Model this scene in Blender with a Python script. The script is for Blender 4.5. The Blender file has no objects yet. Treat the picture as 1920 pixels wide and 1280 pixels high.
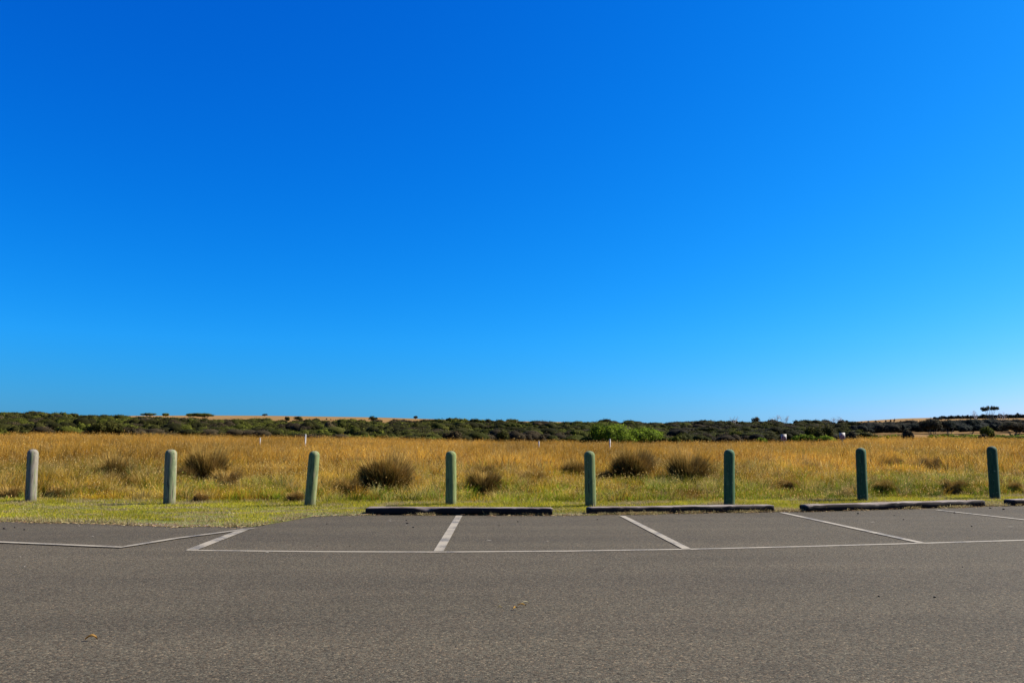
import bpy, math, random
import numpy as np
from mathutils import Vector, Euler

R = math.radians
rng = np.random.default_rng(7)
random.seed(7)
S = bpy.context.scene
COL = S.collection

# ------------------------------------------------------------------ camera
F = 1500.0                      # focal length in photograph pixels (1920 wide)
HOR = 845.0                     # pixel row of the true horizon
CAMH = 1.10
TH = math.atan((HOR - 640) / F)
cd = bpy.data.cameras.new('camera'); cam = bpy.data.objects.new('camera', cd); COL.objects.link(cam)
cam.location = (0, 0, CAMH); cam.rotation_euler = (math.pi / 2 + TH, 0, 0)
cd.sensor_width = 36; cd.lens = 36 * F / 1920; cd.clip_start = 0.1; cd.clip_end = 12000
S.camera = cam

# ------------------------------------------------------------------ light
SUN_AZ, SUN_EL = 75.0, 40.0     # azimuth clockwise from the view direction
w = bpy.data.worlds.new('World'); S.world = w; w.use_nodes = True
nt = w.node_tree; nt.nodes.clear()
sky = nt.nodes.new('ShaderNodeTexSky'); sky.sky_type = 'NISHITA'; sky.sun_disc = False
sky.sun_elevation = R(SUN_EL); sky.sun_rotation = R(SUN_AZ)
sky.altitude = 0; sky.air_density = 1.0; sky.dust_density = 0.6; sky.ozone_density = 2.0
SKYPOST = True
bg = nt.nodes.new('ShaderNodeBackground'); bg.inputs['Strength'].default_value = 0.12
wo = nt.nodes.new('ShaderNodeOutputWorld')
sep = nt.nodes.new('ShaderNodeSeparateColor'); com = nt.nodes.new('ShaderNodeCombineColor')
nt.links.new(sky.outputs['Color'], sep.inputs[0])
# the camera's strongly saturated rendering of a polarised sky: a power curve per channel
EXPO = 1.5
SKYCURVE = {'Red': (.76, 3.6), 'Green': (.80, 1.25), 'Blue': (1.30, .75)}   # (gain, power) of the seen radiance
for ch, (g, p) in SKYCURVE.items():
    g = g * .12 ** (p - 1) / 2 ** EXPO
    a = nt.nodes.new('ShaderNodeMath'); a.operation = 'POWER'; a.inputs[1].default_value = p
    b = nt.nodes.new('ShaderNodeMath'); b.operation = 'MULTIPLY'; b.inputs[1].default_value = g
    nt.links.new(sep.outputs[ch], a.inputs[0]); nt.links.new(a.outputs[0], b.inputs[0]); mn = nt.nodes.new('ShaderNodeMath'); mn.operation = 'MINIMUM'; mn.inputs[1].default_value = 1.3 / .12; nt.links.new(b.outputs[0], mn.inputs[0]); nt.links.new(mn.outputs[0], com.inputs[ch])
tc = nt.nodes.new('ShaderNodeTexCoord'); sx = nt.nodes.new('ShaderNodeSeparateXYZ'); nt.links.new(tc.outputs['Generated'], sx.inputs[0])
def wm(op, a, b, clamp=False):
    n = nt.nodes.new('ShaderNodeMath'); n.operation = op; n.use_clamp = clamp
    for k, v in enumerate((a, b)):
        if isinstance(v, (int, float)): n.inputs[k].default_value = v
        else: nt.links.new(v, n.inputs[k])
    return n.outputs[0]
lowf = wm('DIVIDE', wm('SUBTRACT', .13, sx.outputs[2]), .11, True); awayf = wm('DIVIDE', wm('SUBTRACT', .50, sx.outputs[0]), 1.0, True)
dust = wm('SUBTRACT', 1.0, wm('MULTIPLY', wm('MULTIPLY', lowf, awayf), .32))
mx = nt.nodes.new('ShaderNodeVectorMath'); mx.operation = 'SCALE'; nt.links.new(com.outputs[0], mx.inputs[0]); nt.links.new(dust, mx.inputs['Scale'])
nt.links.new(mx.outputs[0], bg.inputs['Color']); nt.links.new(bg.outputs[0], wo.inputs['Surface'])

sl = bpy.data.lights.new('sun', 'SUN'); sl.energy = 5.0; sl.angle = R(0.53); sl.color = (1.0, 0.95, 0.86)
so = bpy.data.objects.new('sun', sl); COL.objects.link(so)
sd = Vector((math.sin(R(SUN_AZ)) * math.cos(R(SUN_EL)), math.cos(R(SUN_AZ)) * math.cos(R(SUN_EL)), math.sin(R(SUN_EL))))
so.rotation_euler = sd.to_track_quat('Z', 'Y').to_euler(); so.location = (40, 10, 40)

S.view_settings.view_transform = 'Standard'; S.view_settings.look = 'None'
S.view_settings.exposure = EXPO; S.view_settings.gamma = 1.0

# ------------------------------------------------------------------ pixel geometry
TT = math.tan(TH)
def tel(py):                    # tangent of elevation of a pixel row
    a = (640 - py) / F
    return (a + TT) / (1 - a * TT)
def uu(px, py=HOR):             # x / y of a pixel column
    return (px - 960) / F * (math.cos(TH) + tel(py) * math.sin(TH))
def G(px, py, z=0.0):           # point of the horizontal plane z seen at a pixel
    y = (z - CAMH) / tel(py); return Vector((uu(px, py) * y, y, z))
def D(px, py, y):               # point at distance y seen at a pixel
    return Vector((uu(px, py) * y, y, CAMH + tel(py) * y))
def PX(size, y): return size * y / F        # photo pixels to metres at distance y

# ------------------------------------------------------------------ terrain
PXS = [-600, 0, 120, 250, 400, 500, 700, 900, 1100, 1300, 1550, 1620, 1700, 1800, 1920, 2500]
EDGE = [812, 813, 812, 815, 817, 820, 821, 827, 829, 830, 828, 822, 821, 822, 824, 824]      # tops of the grass
SCRB = [779, 779, 782, 787, 791, 794, 793, 794, 797, 796, 795, 796, 796, 793, 793, 793]      # ground at the back of the scrub
GOLD = [781, 781, 781, 779, 778.5, 779, 782, 788, 791.5, 794, 795, 789, 784, 782, 781, 779]  # crest behind
UX = np.array([uu(p) for p in PXS])
TE = np.array([tel(p) for p in EDGE]); TS = np.array([tel(p) for p in SCRB]); TG = np.array([tel(p) for p in GOLD])
YF, YE, YS, YG = 18.0, 110.0, 350.0, 720.0
def terrain(x, y):
    x = np.asarray(x, float); y = np.asarray(y, float)
    u = x / np.maximum(y, 17.0)
    e = np.interp(u, UX, TE); s = np.interp(u, UX, TS); g = np.interp(u, UX, TG)
    ze = CAMH + e * YE - 0.55; zs = CAMH + s * YS; zg = CAMH + g * YG
    t1 = np.clip((y - YF) / (YE - YF), 0, 1); t2 = np.clip((y - YE) / (YS - YE), 0, 1); t3 = np.clip((y - YS) / (YG - YS), 0, 1)
    t4 = np.clip((y - YG) / 2500, 0, 1)
    z = np.where(y <= YS, ze * t1 ** 1.05 + (zs - ze) * t2 ** 1.15, CAMH + (s + (g - s) * t3) * np.clip(y, YS, YG))
    z = z - t4 * 40
    return z

def hill_y(px, py):              # distance at which the far slope is seen at a pixel
    u = uu(px)
    for y in np.arange(YS, YG - 15, 4.0):
        if (float(terrain(u * y, y)) - CAMH) / y >= tel(py): return float(y)
    return YG - 15.0

def vnoise(x, y, sc, seed):
    r = np.random.default_rng(seed); T = r.random((256, 256))
    x = np.asarray(x) / sc + 1000; y = np.asarray(y) / sc + 1000
    xi = np.floor(x).astype(int); yi = np.floor(y).astype(int); fx = x - xi; fy = y - yi
    fx = fx * fx * (3 - 2 * fx); fy = fy * fy * (3 - 2 * fy)
    a = T[xi & 255, yi & 255]; b = T[(xi + 1) & 255, yi & 255]; c = T[xi & 255, (yi + 1) & 255]; d = T[(xi + 1) & 255, (yi + 1) & 255]
    return (a * (1 - fx) + b * fx) * (1 - fy) + (c * (1 - fx) + d * fx) * fy

# ------------------------------------------------------------------ materials
ALB = .54      # common scale of all base colours, set together with the exposure
class M:
    def __init__(s, name):
        s.m = bpy.data.materials.new(name); s.m.use_nodes = True; s.t = s.m.node_tree; s.t.nodes.clear()
        s.out = s.n('ShaderNodeOutputMaterial')
    def n(s, k, **kw):
        n = s.t.nodes.new(k)
        for a, v in kw.items():
            if a.startswith('i_'): n.inputs[a[2:].replace('_', ' ')].default_value = v
            else: setattr(n, a, v)
        return n
    def l(s, a, b): s.t.links.new(a, b)
    def coord(s, kind='Object'): return s.n('ShaderNodeTexCoord').outputs[kind]
    def mapv(s, v, scale): 
        m = s.n('ShaderNodeMapping'); m.inputs['Scale'].default_value = scale; s.l(v, m.inputs[0]); return m.outputs[0]
    def noise(s, v, scale, detail=3, rough=.55):
        n = s.n('ShaderNodeTexNoise'); n.inputs['Scale'].default_value = scale; n.inputs['Detail'].default_value = detail; n.inputs['Roughness'].default_value = rough
        s.l(v, n.inputs['Vector']); return n.outputs['Fac']
    def ramp(s, f, stops):
        r = s.n('ShaderNodeValToRGB'); e = r.color_ramp.elements
        while len(e) < len(stops): e.new(0.5)
        for i, (p, c) in enumerate(stops):
            e[i].position = p; e[i].color = (*c, 1) if len(c) == 3 else c
        s.l(f, r.inputs[0]); return r.outputs[0]
    def mix(s, f, a, b, mode='MIX'):
        m = s.n('ShaderNodeMix'); m.data_type = 'RGBA'; m.blend_type = mode
        for sock, v in ((0, f), (6, a), (7, b)):
            if hasattr(v, 'is_output') or isinstance(v, bpy.types.NodeSocket): s.l(v, m.inputs[sock])
            elif sock == 0: m.inputs[0].default_value = v
            else: m.inputs[sock].default_value = (*v, 1)
        return m.outputs[2]
    def bump(s, h, strength, dist=.01):
        b = s.n('ShaderNodeBump'); b.inputs['Strength'].default_value = strength; b.inputs['Distance'].default_value = dist
        s.l(h, b.inputs['Height']); return b.outputs[0]
    def pbr(s, col, rough=.9, bump=None, spec=.3):
        p = s.n('ShaderNodeBsdfPrincipled'); p.inputs['Roughness'].default_value = rough; p.inputs['Specular IOR Level'].default_value = spec
        if isinstance(col, bpy.types.NodeSocket):
            if col.node.type != 'ATTRIBUTE': col = s.mix(1.0, col, (ALB, ALB * .99, ALB * .90), 'MULTIPLY')
            s.l(col, p.inputs['Base Color'])
        else: p.inputs['Base Color'].default_value = (*col, 1)
        if bump is not None: s.l(bump, p.inputs['Normal'])
        return p
    def done(s, sh): s.l(sh.outputs[0], s.out.inputs[0]); return s.m

def leafmat(name, trans=.35, rough=.9, spec=.05):
    m = M(name); a = m.n('ShaderNodeAttribute', attribute_name='Col')
    p = m.pbr(a.outputs['Color'], rough, spec=spec); t = m.n('ShaderNodeBsdfTranslucent'); m.l(a.outputs['Color'], t.inputs[0])
    x = m.n('ShaderNodeMixShader'); x.inputs[0].default_value = trans; m.l(p.outputs[0], x.inputs[1]); m.l(t.outputs[0], x.inputs[2])
    return m.done(x)
MG = leafmat('dry_grass', .40); MT = leafmat('tussock_grass', .10); ML = leafmat('foliage', .25); MLIT = leafmat('litter', .1)
MB = M('bark'); MBm = MB.done(MB.pbr(MB.ramp(MB.noise(MB.coord(), 3), [(.3, (.07, .055, .045)), (.7, (.2, .17, .14))]), .9))
MD = M('dead_wood'); MDm = MD.done(MD.pbr((.30, .27, .25), .9))

def asphalt_mat():
    m = M('asphalt'); c = m.coord()
    big = m.noise(c, .35, 4, .6); mid = m.noise(m.mapv(c, (.25, 1.2, 1)), 1.2, 3)
    col = m.ramp(big, [(.3, (0.092, 0.079, 0.062)), (.7, (0.113, 0.098, 0.076))])
    col = m.mix(.35, col, m.ramp(mid, [(.35, (0.081, 0.072, 0.058)), (.65, (0.122, 0.105, 0.083))]))
    # stones of the aggregate
    v = m.n('ShaderNodeTexVoronoi'); v.inputs['Scale'].default_value = 100; m.l(c, v.inputs['Vector'])
    sp = m.n('ShaderNodeSeparateColor'); m.l(v.outputs['Color'], sp.inputs[0])
    st = m.ramp(sp.outputs[0], [(0, (.40, .38, .36)), (.35, (.78, .76, .74)), (.7, (1.1, 1.08, 1.05)), (.93, (1.4, 1.36, 1.28)), (1, (2.3, 2.15, 1.95))])
    col = m.mix(1.0, col, st, 'MULTIPLY')
    tint = m.ramp(sp.outputs[1], [(0, (.92, 1.0, 1.0)), (.5, (1, 1, 1)), (1, (1.12, 1, .9))])
    col = m.mix(1.0, col, tint, 'MULTIPLY')
    n2 = m.noise(c, 38, 3, .7)
    col = m.mix(1.0, col, m.ramp(n2, [(.3, (.72, .72, .72)), (.7, (1.24, 1.24, 1.24))]), 'MULTIPLY')
    nb_ = m.noise(m.mapv(c, (.06, .8, 1)), 1.0, 3, .5)
    col = m.mix(1.0, col, m.ramp(nb_, [(.35, (.90, .90, .91)), (.65, (1.07, 1.07, 1.06))]), 'MULTIPLY')
    # darker streaks and spots left by cars
    n3 = m.noise(m.mapv(c, (1.0, .5, 1)), 1.7, 5, .65)
    col = m.mix(1.0, col, m.ramp(n3, [(.28, (.84, .84, .85)), (.42, (1, 1, 1))]), 'MULTIPLY')
    h = m.n('ShaderNodeMath', operation='MULTIPLY'); m.l(v.outputs['Distance'], h.inputs[0]); h.inputs[1].default_value = -1
    return m.done(m.pbr(col, .95, m.bump(h.outputs[0], .5, .006), .08))
MA = asphalt_mat()

def paint_mat():
    m = M('road_paint'); c = m.coord()
    a = m.noise(c, 60, 4, .7); b = m.noise(c, 2.5, 3)
    col = m.ramp(b, [(.3, (.30, .255, .20)), (.7, (.37, .32, .25))])
    k = m.n('ShaderNodeMath', operation='MULTIPLY'); m.l(a, k.inputs[0]); m.l(b, k.inputs[1])
    col = m.mix(m.ramp(k.outputs[0], [(.17, (1, 1, 1)), (.25, (0, 0, 0))]), col, (.12, .11, .10))
    return m.done(m.pbr(col, .8, spec=.3))
MP = paint_mat()

def soil_mat(name, a, b, d, sc=1.5):
    m = M(name); c = m.coord()
    col = m.ramp(m.noise(c, sc, 6, .65), [(.3, a), (.5, b), (.7, d)])
    col = m.mix(1.0, col, m.ramp(m.noise(c, sc * 14, 4, .7), [(.3, (.7, .7, .7)), (.7, (1.3, 1.3, 1.3))]), 'MULTIPLY')
    return m.done(m.pbr(col, .95, m.bump(m.noise(c, sc * 10, 4), .5, .03), .1))
MFIELD = soil_mat('field_soil', (.13, .085, .03), (.20, .12, .035), (.15, .12, .04), .6)
MVERGE = soil_mat('verge_turf', (.10, .13, .025), (.16, .17, .04), (.19, .155, .06), 1.2)

def hill_mat():
    m = M('hill_pasture'); c = m.coord()
    col = m.ramp(m.noise(m.mapv(c, (.3, 1, 1)), .02, 6, .6), [(.3, (.21, .12, .038)), (.5, (.28, .16, .055)), (.7, (.33, .20, .075))])
    col = m.mix(m.ramp(m.noise(c, .12, 4, .6), [(.55, (0, 0, 0)), (.7, (.5, .5, .5))]), col, (.14, .11, .05))
    return m.done(m.pbr(col, 1.0, spec=.05))
MH = hill_mat()
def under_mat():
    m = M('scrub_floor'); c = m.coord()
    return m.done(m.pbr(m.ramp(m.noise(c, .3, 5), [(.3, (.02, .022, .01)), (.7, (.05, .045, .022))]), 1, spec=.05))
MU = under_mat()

def post_mat(name, stain, bare, dark, amt, seed, H=1.1):
    stain = tuple(v * 1.25 for v in stain); bare = tuple(v * 1.15 for v in bare)
    m = M(name); c = m.coord()
    mp = m.n('ShaderNodeMapping'); mp.inputs['Location'].default_value = (seed * 3.1, seed, seed * 1.7); mp.inputs['Scale'].default_value = (1, 1, .16); m.l(c, mp.inputs[0])
    n1 = m.noise(mp.outputs[0], 14, 5, .6)
    col = m.mix(m.ramp(n1, [(max(0, amt - .07), (0, 0, 0)), (amt + .07, (1, 1, 1))]), bare, stain)
    n2 = m.noise(m.mapv(mp.outputs[0], (1, 1, .6)), 45, 5, .7)
    col = m.mix(1.0, col, m.ramp(n2, [(.3, (.42, .42, .42)), (.5, (1, 1, 1)), (.8, (1.3, 1.3, 1.2))]), 'MULTIPLY')
    # drying cracks
    n3 = m.noise(m.mapv(mp.outputs[0], (1, 1, .25)), 40, 2, .5)
    col = m.mix(m.ramp(n3, [(.30, (1, 1, 1)), (.35, (0, 0, 0))]), col, dark)
    # blotches of lichen
    n4 = m.noise(c, 24, 4, .6)
    col = m.mix(m.ramp(n4, [(.62, (0, 0, 0)), (.70, (.6, .6, .6))]), col, (.42, .46, .30))
    sz = m.n('ShaderNodeSeparateXYZ'); m.l(c, sz.inputs[0])
    zt = m.n('ShaderNodeMath', operation='MULTIPLY_ADD'); m.l(n4, zt.inputs[0]); zt.inputs[1].default_value = .10; m.l(sz.outputs[2], zt.inputs[2])
    zd = m.n('ShaderNodeMath', operation='DIVIDE'); m.l(zt.outputs[0], zd.inputs[0]); zd.inputs[1].default_value = H + .06
    top = m.ramp(zd.outputs[0], [(.955, (0, 0, 0)), (1.0, (.6, .6, .6))])
    col = m.mix(top, col, tuple(.5 * v + .10 for v in bare))
    bot = m.ramp(sz.outputs[2], [(.05, (.6, .6, .6)), (.16, (0, 0, 0))])
    col = m.mix(bot, col, (.12, .10, .06))
    return m.done(m.pbr(col, .85, m.bump(n1, .35, .01), .2))

def sleeper_mat():
    m = M('weathered_sleeper'); c = m.coord()
    v = m.mapv(c, (.12, 1, 1))
    n1 = m.noise(v, 18, 5, .65); n2 = m.noise(v, 70, 4, .7); n3 = m.noise(c, 3, 3)
    col = m.ramp(n1, [(.3, (.16, .12, .11)), (.5, (.32, .26, .24)), (.7, (.44, .38, .34))])
    col = m.mix(m.ramp(n3, [(.45, (0, 0, 0)), (.6, (.6, .6, .6))]), col, (.13, .085, .07))
    col = m.mix(1.0, col, m.ramp(n2, [(.3, (.55, .55, .55)), (.7, (1.25, 1.25, 1.25))]), 'MULTIPLY')
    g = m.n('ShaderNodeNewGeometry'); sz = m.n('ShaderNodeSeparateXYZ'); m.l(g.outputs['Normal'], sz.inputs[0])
    # near-black shaded sides and pale sunlit top, painted in by facing
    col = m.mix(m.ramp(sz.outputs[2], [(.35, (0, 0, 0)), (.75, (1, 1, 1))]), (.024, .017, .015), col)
    return m.done(m.pbr(col, .9, m.bump(n1, .5, .01), .2))
MS = sleeper_mat()
def plain(name, c, r=.6, spec=.4):
    m = M(name); k = m.noise(m.coord(), 30, 3)
    return m.done(m.pbr(m.mix(1.0, c, m.ramp(k, [(.3, (.88, .88, .88)), (.7, (1.08, 1.08, 1.08))]), 'MULTIPLY'), r, spec=spec))
MWHITE = plain('white_paint', (.52, .49, .49)); MRED = plain('sign_red', (.40, .04, .07)); MBLK = plain('sign_black', (.04, .04, .05)); MGALV = plain('galvanised_steel', (.35, .36, .37), .45)
MSIGN = plain('sign_face', (.55, .50, .48))
MPOD = plain('seed_pod_husk', (.045, .032, .022), .9)
MTIMB = plain('sign_post_timber', (.30, .21, .09), .9); MSTEEL = plain('rusty_pin', (.12, .07, .05), .8)

# ------------------------------------------------------------------ mesh helpers
def tag(o, label=None, cat=None, group=None, kind=None):
    for k, v in (('label', label), ('category', cat), ('group', group), ('kind', kind)):
        if v: o[k] = v
    return o
def npmesh(name, V, faces, mat, col=None, smooth=False, parent=None, loc=None):
    """V (n,3); faces: list of int arrays (m,k) of equal k; col (n,3) per vertex."""
    me = bpy.data.meshes.new(name); V = np.asarray(V, np.float32)
    if loc is not None: V = V - np.array(loc, np.float32)
    me.vertices.add(len(V)); me.vertices.foreach_set('co', V.ravel())
    idx = np.concatenate([f.ravel() for f in faces]).astype(np.int32)
    tot = np.concatenate([np.full(len(f), f.shape[1], np.int32) for f in faces])
    start = np.concatenate([[0], np.cumsum(tot)[:-1]]).astype(np.int32)
    me.loops.add(len(idx)); me.loops.foreach_set('vertex_index', idx)
    me.polygons.add(len(tot)); me.polygons.foreach_set('loop_start', start)
    try: me.polygons.foreach_set('loop_total', tot)
    except Exception: pass
    me.update(calc_edges=True)
    if smooth: me.polygons.foreach_set('use_smooth', np.ones(len(tot), bool))
    if col is not None:
        a = me.color_attributes.new('Col', 'FLOAT_COLOR', 'POINT')
        c4 = np.ones((len(V), 4), np.float32); c4[:, :3] = np.clip(np.asarray(col) * ALB, 0, 1); a.data.foreach_set('color', c4.ravel())
    me.materials.append(mat)
    o = bpy.data.objects.new(name, me); COL.objects.link(o)
    if loc is not None: o.location = loc
    if parent is not None: o.parent = parent
    return o

def grid(name, X, Y, Z, mat, smooth=True):
    h, wd = X.shape; V = np.stack([X.ravel(), Y.ravel(), Z.ravel()], 1)
    i = np.arange(h * wd).reshape(h, wd)
    f = np.stack([i[:-1, :-1].ravel(), i[:-1, 1:].ravel(), i[1:, 1:].ravel(), i[1:, :-1].ravel()], 1)
    return npmesh(name, V, [f], mat, smooth=smooth)

def tube(pts, rads, seg=8, cap=True):
    pts = [np.array(p, float) for p in pts]; V = []; Fq = []; Ft = []
    for k, p in enumerate(pts):
        a = pts[min(k + 1, len(pts) - 1)] - pts[max(k - 1, 0)]; a /= (np.linalg.norm(a) + 1e-9)
        r = np.array([1., 0, 0]) if abs(a[0]) < .8 else np.array([0, 1., 0])
        b = np.cross(a, r); b /= np.linalg.norm(b); c = np.cross(a, b)
        for j in range(seg):
            t = 2 * math.pi * j / seg; V.append(p + rads[k] * (math.cos(t) * b + math.sin(t) * c))
    for k in range(len(pts) - 1):
        for j in range(seg):
            j2 = (j + 1) % seg; Fq.append((k * seg + j, k * seg + j2, (k + 1) * seg + j2, (k + 1) * seg + j))
    if cap:
        for base in (0, (len(pts) - 1) * seg):
            c = len(V); V.append(pts[0] if base == 0 else pts[-1])
            for j in range(seg): Ft.append((base + j, base + (j + 1) % seg, c))
    return np.array(V), np.array(Fq), np.array(Ft).reshape(-1, 3)
class Acc:
    def __init__(s): s.V = []; s.Q = []; s.T = []; s.C = []; s.n = 0
    def add(s, V, Q=None, T=None, C=None):
        if Q is not None and len(Q): s.Q.append(np.asarray(Q) + s.n)
        if T is not None and len(T): s.T.append(np.asarray(T) + s.n)
        s.V.append(V); s.n += len(V)
        if C is not None: s.C.append(np.broadcast_to(C, (len(V), 3)))
    def tube(s, pts, rads, seg=6, C=None):
        V, Q, T = tube(pts, rads, seg); s.add(V, Q, T, C)
    def build(s, name, mat, parent=None, loc=None, smooth=False):
        fs = []
        if s.Q: fs.append(np.concatenate(s.Q))
        if s.T: fs.append(np.concatenate(s.T))
        return npmesh(name, np.concatenate(s.V), fs, mat, np.concatenate(s.C) if s.C else None, smooth, parent, loc)

# ------------------------------------------------------------------ ground, asphalt, verge
ys1 = np.concatenate([[-400, -60, 0, 10, 15, 17, 18], np.linspace(19, YE, 60)])
ys2 = np.concatenate([np.linspace(YE, YS, 50), np.linspace(YS + 8, YG, 40), [760, 850, 1000, 1400, 2200, 3300, 6000]])
us = np.concatenate([[-30, -12, -5, -2.5, -1.5], np.linspace(-1, 1, 121), [1.5, 2.5, 5, 12, 30]])
def sheet(name, ys, mat):
    Yg, Ug = np.meshgrid(ys, us, indexing='ij'); Xg = Ug * np.maximum(Yg, 17.0)
    Z = terrain(Xg, Yg) + np.where(Yg < 17.5, -.03, -.005)
    b = (vnoise(Xg, Yg, 6, 3) - .5) * .10 * np.clip((Yg - 20) / 10, 0, 1) * np.clip((YE - Yg) / 10 , 0, 1)
    return grid(name, Xg, Yg, Z + b, mat)
tag(sheet('field', ys1, MFIELD), kind='structure')
tag(sheet('hills', ys2, MH), kind='structure')
# dark litter floor beneath the scrub, a sheet just above the hill
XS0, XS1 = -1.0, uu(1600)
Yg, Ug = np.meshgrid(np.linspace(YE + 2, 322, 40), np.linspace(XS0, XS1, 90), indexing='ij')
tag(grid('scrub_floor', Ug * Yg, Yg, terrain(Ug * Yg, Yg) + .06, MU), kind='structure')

EDGEPX = [(-400, 976), (0, 978), (60, 979), (140, 980), (200, 983), (290, 985), (370, 987.5), (440, 988), (480, 986), (520, 980), (556, 973.5), (585, 968), (640, 966), (690, 964.5), (860, 965.5), (1040, 966), (1105, 965), (1300, 962.5), (1455, 960), (1515, 958.5), (1700, 953.5), (1850, 949.5), (1920, 948), (2300, 938)]
EP = [G(*p) for p in EDGEPX]
ex = np.array([p.x for p in EP]); ey = np.array([p.y for p in EP])
ex = np.concatenate([[-70], ex, [70]]); ey = np.concatenate([[ey[0]], ey, [ey[-1] + 1]])
xs = np.concatenate([np.linspace(-70, -14, 8)[:-1], np.linspace(-14, 14, 420), np.linspace(14, 70, 8)[1:]])
def edge_y(x): return np.interp(x, ex, ey)
wob = edge_y(xs) + (vnoise(xs, xs * 0, .35, 11) - .5) * .22 + (vnoise(xs, xs * 0, .09, 12) - .5) * .08
edgew = lambda x: np.interp(x, xs, wob)
vv = np.linspace(0, 1, 30)
Xa = np.repeat(xs[None], 30, 0); Ya = -40 + (wob[None] + .25 + 40) * (1 - (1 - vv[:, None]) ** 2)
tag(grid('parking_lot', Xa, Ya, np.zeros_like(Xa), MA), kind='structure')
Yv = wob[None] + (19.0 - wob[None]) * vv[:, None] ** 1.3
zz = np.clip(vv[:, None] * 12, 0, 1) * .022 + .004
Zv = zz + (vnoise(Xa, Yv, .5, 5) - .5) * .02 * np.clip(vv[:, None] * 8, 0, 1) + np.zeros_like(Xa)
Zv[-1] = -.05
tag(grid('verge', Xa, Yv, Zv, MVERGE), kind='structure')

# painted lines: strips of quads on the asphalt
def strip(pts, wd, z=.004):
    A = Acc(); P = [np.array((p.x, p.y)) for p in pts]
    n = len(P); L = []; Rr = []
    for k in range(n):
        a = P[min(k + 1, n - 1)] - P[max(k - 1, 0)]; a /= np.linalg.norm(a); nn = np.array((-a[1], a[0]))
        w_ = wd[k] if hasattr(wd, '__len__') else wd
        L.append([*(P[k] + nn * w_ / 2), z]); Rr.append([*(P[k] - nn * w_ / 2), z])
    V = np.array(L + Rr); Q = np.array([(k, k + 1, n + k + 1, n + k) for k in range(n - 1)])
    return V, Q
lines = [
    ('long painted white line along the open ends of the bays', [(350, 1031.5), (600, 1034), (820, 1034.7), (1060, 1033), (1290, 1029.5), (1500, 1024.5), (1735, 1018), (1920, 1012.5), (2300, 1001)], .085, .004),
    ('thick white bay line running up to the first wheel stop', [(861, 966.8), (822, 1034)], .11, .008),
    ('white bay line slanting down from the second wheel stop', [(1167, 967.3), (1288, 1029.5)], .10, .008),
    ('white bay line slanting down from the gap between second and third wheel stops', [(1466, 961), (1728, 1018)], .10, .008),
    ('white bay line reaching the right edge of the photo', [(1756, 956), (1920, 974.5), (2100, 996)], .10, .008),
    ('short white bay line at the left end of the bays meeting a point at the grass', [(462, 991.5), (360, 1031)], .13, .008),
    ('white bent line on the left with its corner pointing at the viewer', [(-400, 997), (0, 1017), (228, 1026.8), (330, 1010), (474, 991.3)], .10, .012)]
for lab, pts, wd, z in lines:
    P = []
    for a, b in zip(pts[:-1], pts[1:]):
        A_, B_ = G(*a), G(*b); P += [A_.lerp(B_, t / 6) for t in range(6)]
    P.append(G(*pts[-1]))
    V, Q = strip(P, wd, z)
    o = npmesh('painted_line', V, [Q], MP); tag(o, lab, 'road marking', 'painted parking lines', 'structure')

# ------------------------------------------------------------------ bollards
BOL = [((57.5, 942), (62, 842.5), (.17, .19, .10), (.235, .205, .17), .56, 'weathered grey-mauve timber bollard, leftmost in the row'),
       ((317.5, 946.5), (320.5, 843), (.17, .20, .105), (.25, .215, .14), .50, 'grey timber bollard with pale green right edge, second from the left'),
       ((581, 949), (589.5, 846), (.17, .205, .085), (.30, .26, .15), .42, 'leaning green bollard with a long bare crack, left of the first wheel stop'),
       ((845.5, 949), (845.5, 846), (.18, .22, .08), (.26, .26, .12), .36, 'upright pale green bollard behind the first wheel stop'),
       ((1107.5, 951.5), (1105, 846), (.14, .18, .07), (.23, .23, .11), .32, 'mottled green bollard at the left end of the second wheel stop'),
       ((1367.5, 950), (1367, 843), (.05, .115, .052), (.13, .155, .075), .30, 'teal green bollard behind the right end of the second wheel stop'),
       ((1618, 942), (1613.5, 840), (.038, .092, .042), (.10, .12, .055), .27, 'dark green bollard behind the third wheel stop'),
       ((1866, 937), (1859.5, 837), (.034, .082, .038), (.09, .11, .05), .25, 'dark green bollard leaning left, rightmost in the row')]
for k, (b, t, stain, bare, amt, lab) in enumerate(BOL):
    P0 = G(*b, .01); T0 = D(t[0], t[1], P0.y); H = T0.z; lean = (T0.x - P0.x)
    r0 = .108 if k != 1 else .116
    pr = [(-.25, r0 * 1.0), (0, r0 * 1.01)] + [(z, r0 * (1.005 - .02 * z / H)) for z in np.linspace(.08, H - .10, 14)]
    for a in np.linspace(15, 88, 9): pr.append((H - .095 + .095 * math.sin(R(a)) , r0 * (.985) * (math.cos(R(a)) ** .8)))
    seg = 40; V = []
    for z, r in pr:
        for j in range(seg):
            th = 2 * math.pi * j / seg
            rr = r * (1 + .018 * math.sin(2 * th + k) + .010 * math.sin(5 * th + 3 * z + k * 2) + .008 * math.sin(9 * z + k))
            V.append((rr * math.cos(th) + lean * z / H, rr * math.sin(th) + .01 * math.sin(k) * z, z))
    n = len(pr); Q = [(i * seg + j, i * seg + (j + 1) % seg, (i + 1) * seg + (j + 1) % seg, (i + 1) * seg + j) for i in range(n - 1) for j in range(seg)]
    c = len(V); V.append((lean, .01 * math.sin(k), H)); T = [((n - 1) * seg + j, (n - 1) * seg + (j + 1) % seg, c) for j in range(seg)]
    o = npmesh('bollard', np.array(V), [np.array(Q), np.array(T)], post_mat('treated_timber', stain, bare, (.035, .03, .022), amt, k + 1, H), smooth=True)
    o.location = P0; tag(o, lab, 'bollard', 'round topped timber bollards along the verge')

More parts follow.
